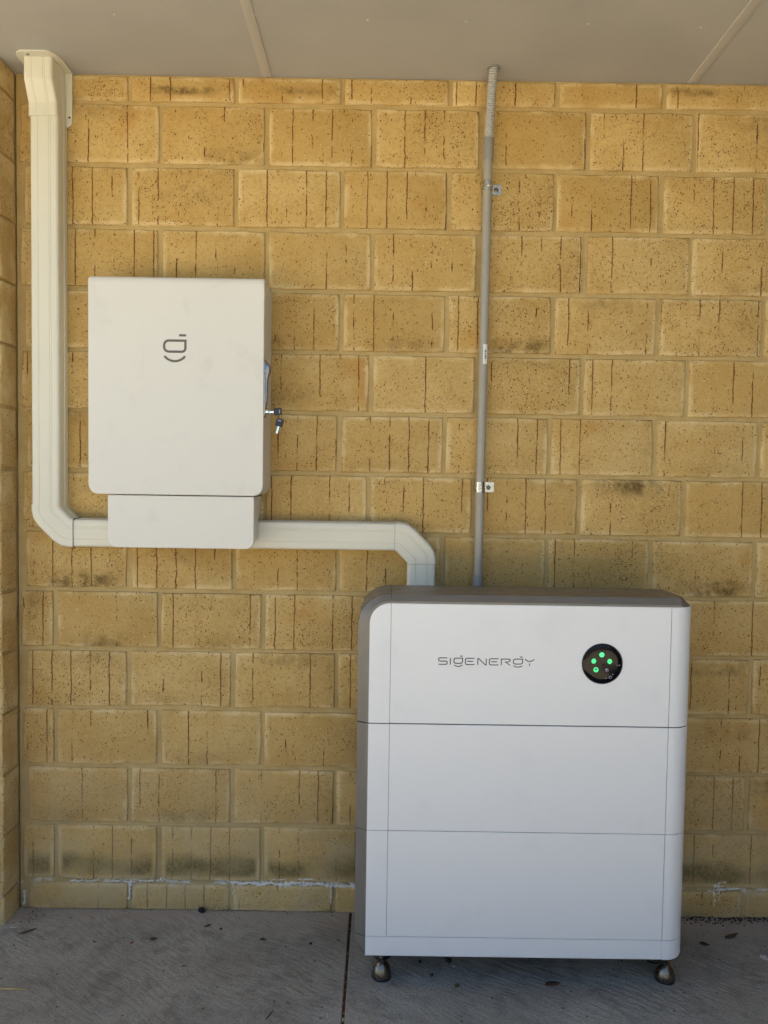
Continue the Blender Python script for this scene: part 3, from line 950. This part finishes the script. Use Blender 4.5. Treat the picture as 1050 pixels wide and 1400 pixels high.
def plate(x0, x1, z0, z1, parent, name, b=0.0008):
    bm = bmesh.new()
    o = [(x0, z0), (x1, z0), (x1, z1), (x0, z1)]
    i = [(x0 + b, z0 + b), (x1 - b, z0 + b), (x1 - b, z1 - b), (x0 + b, z1 - b)]
    loft(bm, [[(x, YF, z) for x, z in i], [(x, YF + b, z) for x, z in o], [(x, YF + 0.0046, z) for x, z in o]])
    return bm_obj(name, bm, M['batt'], parent)


g1, g2 = 0.0013, 0.0007                       # half widths of the module joints
ZS = (0.6727, 0.4045, 0.1358)
FT = ZT - CH                                   # top of the white front


def module(name, z0, z1, ring, top=False, base=False):
    bm = bmesh.new()
    loft(bm, [ring(d) for d in DR])
    m = bm_obj(name, bm, M['grey'], bt, smooth=True, angle=0.35)
    if base:
        bm = bmesh.new()
        o = [(XLF, z0), (SXR - 0.0001, z0), (SXR - 0.0001, z1), (XLF, z1)]
        b = 0.0012
        i = [(XLF + b * 0.4, z0 + b), (SXR - 0.0001, z0 + b), (SXR - 0.0001, z1 - b * 0.6), (XLF + b * 0.4, z1 - b * 0.6)]
        loft(bm, [[(x, YF, z) for x, z in i], [(x, YF + b, z) for x, z in o], [(x, YF + 0.0046, z) for x, z in o]])
        bm_obj('front_panel', bm, M['batt'], m, loc=(0, 0, 0))
        right_strip(z0, z1, 'edge_strip', m, round_bottom=True).location = (0, 0, 0)
    else:
        bm = bmesh.new()
        if top:
            R = 0.050
            o = [(XLF, z0), (SXL - 0.0006, z0), (SXL - 0.0006, z1)] + [(XLF + R - R * math.cos(rad(a)), z1 - R + R * math.sin(rad(a))) for a in range(90, -1, -9)]
        else:
            o = [(XLF, z0), (SXL - 0.0006, z0), (SXL - 0.0006, z1), (XLF, z1)]
        loft(bm, [[(x, YF + y, z) for x, z in o] for y in (0.0, 0.0046)])
        bm_obj('edge_strip', bm, M['batt'], m, loc=(0, 0, 0))
        o = plate(SXL + 0.0004, SXR - 0.0006, z0, z1, m, 'front_panel')
        o.location = (0, 0, 0)
        right_strip(z0, z1, 'edge_strip', m).location = (0, 0, 0)
    return m


# children of a module keep world coordinates because each module sits at minus the stack's origin
ctl = module('controller', ZS[0] + g1, FT, lambda d: ring_top(d, ZS[0] + g1), top=True)
module('battery_module', ZS[1] + g2, ZS[0] - g1, lambda d: ring_mid(d, ZS[1] + g2, ZS[0] - g1))
module('battery_module', ZS[2] + g2, ZS[1] - g2, lambda d: ring_mid(d, ZS[2] + g2, ZS[1] - g2))
bas = module('base', 0.0865, ZS[2] - g2, lambda d: ring_base(d, 0.0870, ZS[2] - g2), base=True)
bm = bmesh.new()                               # dark core that shows in the joints
box(bm, XL + 0.034, XR - 0.055, YF + 0.006, YF + 0.170, 0.11, 0.93)
bm_obj('core', bm, M['dark'], bt)
bm = bmesh.new()                               # joint of the left end cap, following the rounded corner
R = 0.0763
seam = [(XL + R - R * math.cos(rad(a)), YF + CD + 0.0005, ZT - R + R * math.sin(rad(a))) for a in range(8, 91, 6)]
seam.append((SXL, YF + CD + 0.0005, ZT))
tube(bm, seam, 0.0007, 6)
bm_obj('cap_seam', bm, M['dark'], ctl, loc=(0, 0, 0))
bm = bmesh.new()
tube(bm, [(SXL, YF + 0.0042, FT + 0.004), (SXL, YF + CD, ZT + 0.0001), (SXL, YF + 0.06, ZT + 0.0001), (SXL, YF + 0.177, ZT + 0.0001)], 0.0006, 6)
bm_obj('cap_seam', bm, M['dark'], ctl, loc=(0, 0, 0))
bm = bmesh.new()
box(bm, XL + 0.05, XR - 0.05, YF + 0.178, YF + 0.248, 0.16, 0.93, 0.006)
bm_obj('rear_housing', bm, M['grey'], bt)

# lettering
def zoomed(x, y):
    """lettering was read off an enlargement: to metres on the front face"""
    y = y - 0.0154 * (x - 130)
    return (1.1706 + (x - 128) * 0.0002738, 0.8215 + (188 - y) * 0.000272)


def gshape(x0, x1, y0, y1):
    w, h = x1 - x0, y1 - y0
    r = h * 0.34
    lp = [(x1, y0), (x0 + r, y0), (x0 + r * 0.3, y0 + r * 0.3), (x0, y0 + r), (x0, y1 - r), (x0 + r * 0.3, y1 - r * 0.3), (x0 + r, y1), (x1 - r, y1), (x1 - r * 0.3, y1 - r * 0.3), (x1, y1 - r)]
    return [(lp, True), ([(x1 - w * 0.30, y0 - 19), (x1, y0 - 18.5)], False), ([(x0 + 2, y1 + 16), (x0 + 20, y1 + 25), (x0 + w * 0.5, y1 + 28), (x1 - 18, y1 + 25), (x1 - 1, y1 + 15)], False)]


LET = {
    'S': [([(208, 129), (142, 129), (134, 133), (131, 140), (131, 148), (134, 155), (142, 158), (198, 159), (206, 163), (208, 170), (208, 178), (205, 185), (197, 188), (130, 187)], False)],
    'I': [([(236, 130), (236, 189)], False)],
    'G': gshape(268, 345, 132, 179),
    'E': [([(452, 134), (386, 133), (375, 137), (371, 145), (371, 177), (375, 186), (386, 190), (452, 190)], False), ([(386, 161), (441, 161)], False)],
    'N': [([(482, 193), (482, 136), (490, 136), (549, 193), (557, 193), (557, 136)], False)],
    'E2': [([(667, 138), (600, 137), (589, 141), (585, 149), (585, 181), (589, 190), (600, 194), (667, 194)], False), ([(600, 165), (655, 165)], False)],
    'R': [([(692, 197), (692, 141), (758, 141), (767, 144), (771, 151), (767, 160), (758, 166), (728, 168), (770, 196)], False)],
    'G2': gshape(800, 882, 141, 186),
    'Y': [([(904, 141), (924, 157), (933, 161), (957, 161), (966, 158), (986, 143)], False), ([(945, 180), (945, 202)], False)],
}
for kx, strokes in LET.items():
    bm = bmesh.new()
    for pts, cl in strokes:
        stroke(bm, [zoomed(*p) for p in pts], 0.0024, YF - 0.0003, 0.0006, cl)
    bm_obj('letter', bm, M['print'], ctl, loc=(0, 0, 0))

# round display
DC = (1.5722, 0.8290)
bm = bmesh.new()
lathe(bm, [(0.0502, 0.001), (0.0502, -0.0012), (0.0492, -0.0018), (0.0480, -0.0014), (0.0480, 0.001)], (DC[0], YF, DC[1]), 'Y', 48)
dsp = bm_obj('display', bm, M['black'], ctl, loc=(0, 0, 0), smooth=True, angle=0.6)
bm = bmesh.new()
lathe(bm, [(0.0478, 0.001), (0.0478, -0.0010), (0.0466, -0.0016), (0.036, -0.0022), (0.018, -0.0027), (0.0004, -0.0029)], (DC[0], YF, DC[1]), 'Y', 48)
bm_obj('display_glass', bm, M['glass'], dsp, loc=(0, 0, 0), smooth=True, angle=0.6)
sc_px = 1.0 / 11.667 * 0.00179                  # enlargement pixels to metres


def dpt(x, y):
    return DC[0] + (x - 508) * sc_px, DC[1] - (y - 497) * sc_px


def disc(name, x, y, r, mat, inner=0.0, yy=-0.0031, hgt=1.0):
    bm = bmesh.new()
    px, pz = dpt(x, y)
    n = 16
    out = [(px + r * math.cos(2 * math.pi * i / n), pz + r * hgt * math.sin(2 * math.pi * i / n)) for i in range(n)]
    if inner:
        stroke(bm, out, r * inner, YF + yy, 0.0006, True)
    else:
        loft(bm, [[(u, YF + yy, v) for u, v in out], [(u, YF + yy + 0.0012, v) for u, v in out]])
    return bm_obj(name, bm, mat, dsp, loc=(0, 0, 0))


disc('indicator_light', 494, 350, 0.0062, M['led'])
for cx, cy in ((369, 452), (622, 452)):          # barred round symbols
    bm = bmesh.new()
    for dy, w in ((-30, 22), (-14, 34), (2, 38), (18, 34), (34, 20)):
        a, b = dpt(cx - w, cy + dy), dpt(cx + w, cy + dy + (3 if cx > 500 else -2))
        stroke(bm, [a, b], 0.0019, YF - 0.0031, 0.0012)
    bm_obj('indicator_light', bm, M['led'], dsp, loc=(0, 0, 0))
disc('indicator_light', 407, 592, 0.0048, M['led'], 0.52)
disc('indicator_light', 410, 610, 0.0026, M['led'])
disc('indicator_icon', 578, 594, 0.0040, M['icon'], 0.22)
disc('indicator_icon', 576, 590, 0.0016, M['paper'])
for x, y, r in ((676, 663, 0.0014), (572, 727, 0.0012), (742, 515, 0.0010), (776, 517, 0.0014), (640, 712, 0.0034)):
    disc('indicator_icon', x, y, r, M['icon'], 0.3 if r > 0.003 else 0)

# feet
for x, y in ((1.0435, -0.297), (1.7715, -0.292), (1.0435, -0.205), (1.7715, -0.205)):
    bm = bmesh.new()
    lathe(bm, [(0.0245, 0.0), (0.0252, 0.002), (0.0252, 0.005), (0.0240, 0.0065)], (x, y, 0.0002), 'Z', 24)
    ft = bm_obj('foot_pad', bm, M['black'], bt, smooth=True, angle=0.6)
    bm = bmesh.new()
    lathe(bm, [(0.0243, 0.0062), (0.0246, 0.012), (0.0232, 0.018), (0.0195, 0.030), (0.0135, 0.0385), (0.0090, 0.0425)], (x, y, 0), 'Z', 24)
    bm_obj('foot', bm, M['steel'], bt, smooth=True, angle=0.7)
    bm = bmesh.new()
    lathe(bm, [(0.0088, 0.0420), (0.0115, 0.0430), (0.0115, 0.0500), (0.0062, 0.0510)], (x, y, 0), 'Z', 6)
    bm_obj('nut', bm, M['steel'], bt)
    bm = bmesh.new()
    pf = []
    for i in range(24):
        pf += [(0.0058, 0.050 + i * 0.0016), (0.0064, 0.0508 + i * 0.0016)]
    lathe(bm, pf, (x, y, 0), 'Z', 12)
    bm_obj('threaded_rod', bm, M['steel'], bt)

# ------------------------------------------------------------------ litter on the slab
def litter_mat(name, c): return plain(name, c, 0.8, var=0.25, scale=80)


LM = {'brown': litter_mat('dry_leaf', (0.10, 0.055, 0.025)), 'grey': litter_mat('grey_leaf', (0.05, 0.047, 0.04)), 'straw': litter_mat('straw', (0.55, 0.42, 0.16)),
      'green': litter_mat('olive_leaf', (0.12, 0.12, 0.035)), 'red': litter_mat('red_husk', (0.22, 0.012, 0.016)), 'black': litter_mat('charred_bit', (0.010, 0.009, 0.008)), 'pale': litter_mat('pale_chip', (0.5, 0.48, 0.44))}


def leaf(x, y, ln, wd, ang, mat, label, cat='leaf', curl=0.25, group='dry litter on the slab'):
    bm = bmesh.new()
    n = 7
    up_, dn_ = [], []
    rows = []
    for i in range(n + 1):
        t = i / n
        w = wd / 2 * (math.sin(math.pi * min(0.98, max(0.03, t ** 0.8))) + 0.03) * random.uniform(0.85, 1.1)
        zc = 0.0015 + curl * ln * (2 * t - 1) ** 2 * 0.35
        rows.append([((t - 0.5) * ln, -w, zc + w * 0.35), ((t - 0.5) * ln, 0, zc), ((t - 0.5) * ln, w, zc + w * 0.30),
                     ((t - 0.5) * ln, w, zc + w * 0.30 + 0.0005), ((t - 0.5) * ln, 0, zc + 0.0005), ((t - 0.5) * ln, -w, zc + w * 0.35 + 0.0005)])
    loft(bm, rows)
    o = bm_obj({'leaf': 'dry_leaf'}.get(cat, cat), bm, mat, None, loc=(x, y, 0), smooth=True)
    o.rotation_euler = (0, 0, rad(ang))
    return tag(o, label, cat, group)


def chip(x, y, r, mat, label, name='pebble', cat='debris', flat=0.6, group='dry litter on the slab', z=0.0):
    bm = bmesh.new()
    bmesh.ops.create_icosphere(bm, subdivisions=2, radius=r)
    for v in bm.verts:
        f = random.uniform(0.72, 1.2)
        v.co = Vector((v.co.x * f * 1.25, v.co.y * f, v.co.z * f * flat))
    zm = min(v.co.z for v in bm.verts)
    o = bm_obj(name, bm, mat, None, loc=(x, y, z - zm), smooth=False)
    o.rotation_euler = (0, 0, random.uniform(0, 6))
    return tag(o, label, cat, group)


chip(0.518, -0.014, 0.0095, LM['black'], 'black charred lump touching the foot of the brick wall', 'charred_lump', flat=0.8)
leaf(0.364, -0.171, 0.016, 0.006, 70, LM['red'], 'tiny red husk on the bare slab left of the floor joint', 'husk')
leaf(0.418, -0.153, 0.021, 0.015, 20, LM['grey'], 'round grey leaf pressed on the slab beside the red husk')
leaf(0.718, -0.149, 0.020, 0.013, -15, LM['grey'], 'round grey leaf lying alone short of the floor joint')
leaf(0.5515, -0.086, 0.024, 0.009, 40, LM['brown'], 'curled brown leaf scrap in front of the black lump')
leaf(0.925, -0.147, 0.016, 0.005, -40, LM['grey'], 'narrow dark leaf scrap hard by the floor joint')
leaf(1.4756, -0.3216, 0.044, 0.019, 14, LM['brown'], 'largest brown dead leaf, under the front of the battery stack', curl=0.12)
leaf(1.234, -0.3326, 0.019, 0.013, 60, LM['green'], 'small olive leaf in front of the battery stack')
leaf(1.935, -0.14, 0.026, 0.016, -20, LM['grey'], 'dark oval leaf on the slab right of the battery stack')
leaf(2.028, -0.10, 0.05, 0.016, 25, LM['brown'], 'crumpled brown leaf by the wall right of the battery stack')
leaf(0.262, -0.17, 0.018, 0.005, -25, LM['brown'], 'thin brown leaf scrap near the brick pier')
leaf(0.06, -0.125, 0.050, 0.010, 38, LM['brown'], 'long brown leaf strip in the corner under the tall duct', curl=0.1)
chip(1.172, -0.2935, 0.0050, LM['grey'], 'grey pebble behind the olive leaf', 'pebble')
chip(1.2198, -0.238, 0.0075, LM['black'], 'black crumb in the shade under the battery stack, beside the pale chip', 'crumb', flat=1.0)
chip(1.232, -0.252, 0.0032, LM['pale'], 'pale chip in the shade under the battery stack', 'stone_chip')
chip(1.1446, -0.236, 0.0042, LM['black'], 'small black crumb behind the left steel foot', 'crumb')
chip(0.5915, -0.100, 0.0040, LM['grey'], 'grey pebble beside the curled brown leaf scrap', 'pebble')
chip(0.850, -0.163, 0.0042, LM['black'], 'small black crumb between grey leaf and floor joint', 'crumb')
leaf(0.012, -0.108, 0.022, 0.008, 5, LM['pale'], 'white paint flake in the corner by the brick pier', 'flake', curl=0.1)
leaf(0.531, -0.269, 0.018, 0.004, 12, LM['black'], 'black splinter on the open left slab', 'splinter')
chip(2.0735, -0.196, 0.010, LM['pale'], 'flat white mortar dab on the slab right of the stack', 'mortar_dab', flat=0.16)
bm = bmesh.new()
tube(bm, [(0.04, -0.366, 0.002), (0.10, -0.3685, 0.0022), (0.135, -0.3692, 0.0025), (0.168, -0.3698, 0.0020)], [0.0017, 0.0018, 0.0017, 0.0012], 8)
tag(bm_obj('straw', bm, LM['straw'], None, smooth=True), 'pale yellow straw lying on the slab near the brick pier', 'straw')
bm = bmesh.new()
tube(bm, [(0.772, -0.462, 0.0015), (0.779, -0.448, 0.002), (0.785, -0.432, 0.0015)], [0.0010, 0.0012, 0.0007], 8)
tag(bm_obj('twig', bm, LM['black'], None, smooth=True), 'short dark twig on the slab left of the floor joint', 'twig')

# uncountable crumbs: in the joint, along the foot of the wall, scattered grit
def crumbs(name, spots, mat, label):
    verts, faces = [], []
    for x, y, z, r in spots:
        b = len(verts)
        for v in ((1, 0, 0), (-1, 0, 0), (0, 1, 0), (0, -1, 0), (0, 0, 0.8), (0, 0, -0.5)):
            verts.append((x + v[0] * r * random.uniform(0.6, 1.3), y + v[1] * r * random.uniform(0.6, 1.3), z + v[2] * r * random.uniform(0.6, 1.3)))
        for f in ((0, 2, 4), (2, 1, 4), (1, 3, 4), (3, 0, 4), (2, 0, 5), (1, 2, 5), (3, 1, 5), (0, 3, 5)):
            faces.append(tuple(b + i for i in f))
    me = bpy.data.meshes.new(name)
    me.from_pydata(verts, [], faces)
    return tag(link(name, me, mat), label, 'debris', kind='stuff')


rj = random.Random(3)
crumbs('joint_litter', [(JX + rj.uniform(-0.003, 0.003), rj.uniform(-1.0, -0.004), -0.005, rj.uniform(0.001, 0.003)) for _ in range(420)], LM['brown'], 'brown crumbs lying in the floor control joint')
crumbs('joint_seeds', [(JX + rj.uniform(-0.002, 0.002), y + rj.uniform(-0.03, 0.03), -0.003, rj.uniform(0.0015, 0.0032)) for y in (-0.35, -0.36, -0.39, -0.42, -0.33, -0.1, -0.5, -0.52) for _ in range(4)], LM['red'], 'red seed husks lying in the floor control joint')
crumbs('joint_chips', [(JX + rj.uniform(-0.002, 0.002), rj.uniform(-0.9, -0.02), -0.003, rj.uniform(0.001, 0.0024)) for _ in range(26)] + [(JX, -0.452 - i * 0.004, -0.002, 0.003) for i in range(3)], LM['straw'], 'straw coloured chips lying in the floor control joint')
sp = []
for _ in range(900):
    x = rj.uniform(1.80, 2.7)
    sp.append((x, -abs(rj.gauss(0, 0.016)) - 0.002, 0.0008, rj.uniform(0.001, 0.0042)))
for _ in range(260):
    sp.append((rj.uniform(-0.01, 0.9), -abs(rj.gauss(0, 0.006)) - 0.001, 0.0006, rj.uniform(0.0006, 0.0018)))
for _ in range(160):
    sp.append((0.02 + abs(rj.gauss(0, 0.05)), -abs(rj.gauss(0, 0.06)) - 0.01, 0.0006, rj.uniform(0.0006, 0.002)))
crumbs('wall_foot_soil', sp, M['soil'], 'dark soil crumbs along the foot of the brick wall')
crumbs('grit', [(rj.uniform(-0.3, 2.6), rj.uniform(-0.75, -0.03), 0.0004, rj.uniform(0.0005, 0.0017)) for _ in range(420)], LM['black'], 'fine dark grit scattered over the concrete slab')
crumbs('pale_grit', [(rj.uniform(-0.3, 2.6), rj.uniform(-0.75, -0.03), 0.0004, rj.uniform(0.0004, 0.0013)) for _ in range(160)], LM['pale'], 'fine pale grit scattered over the concrete slab')
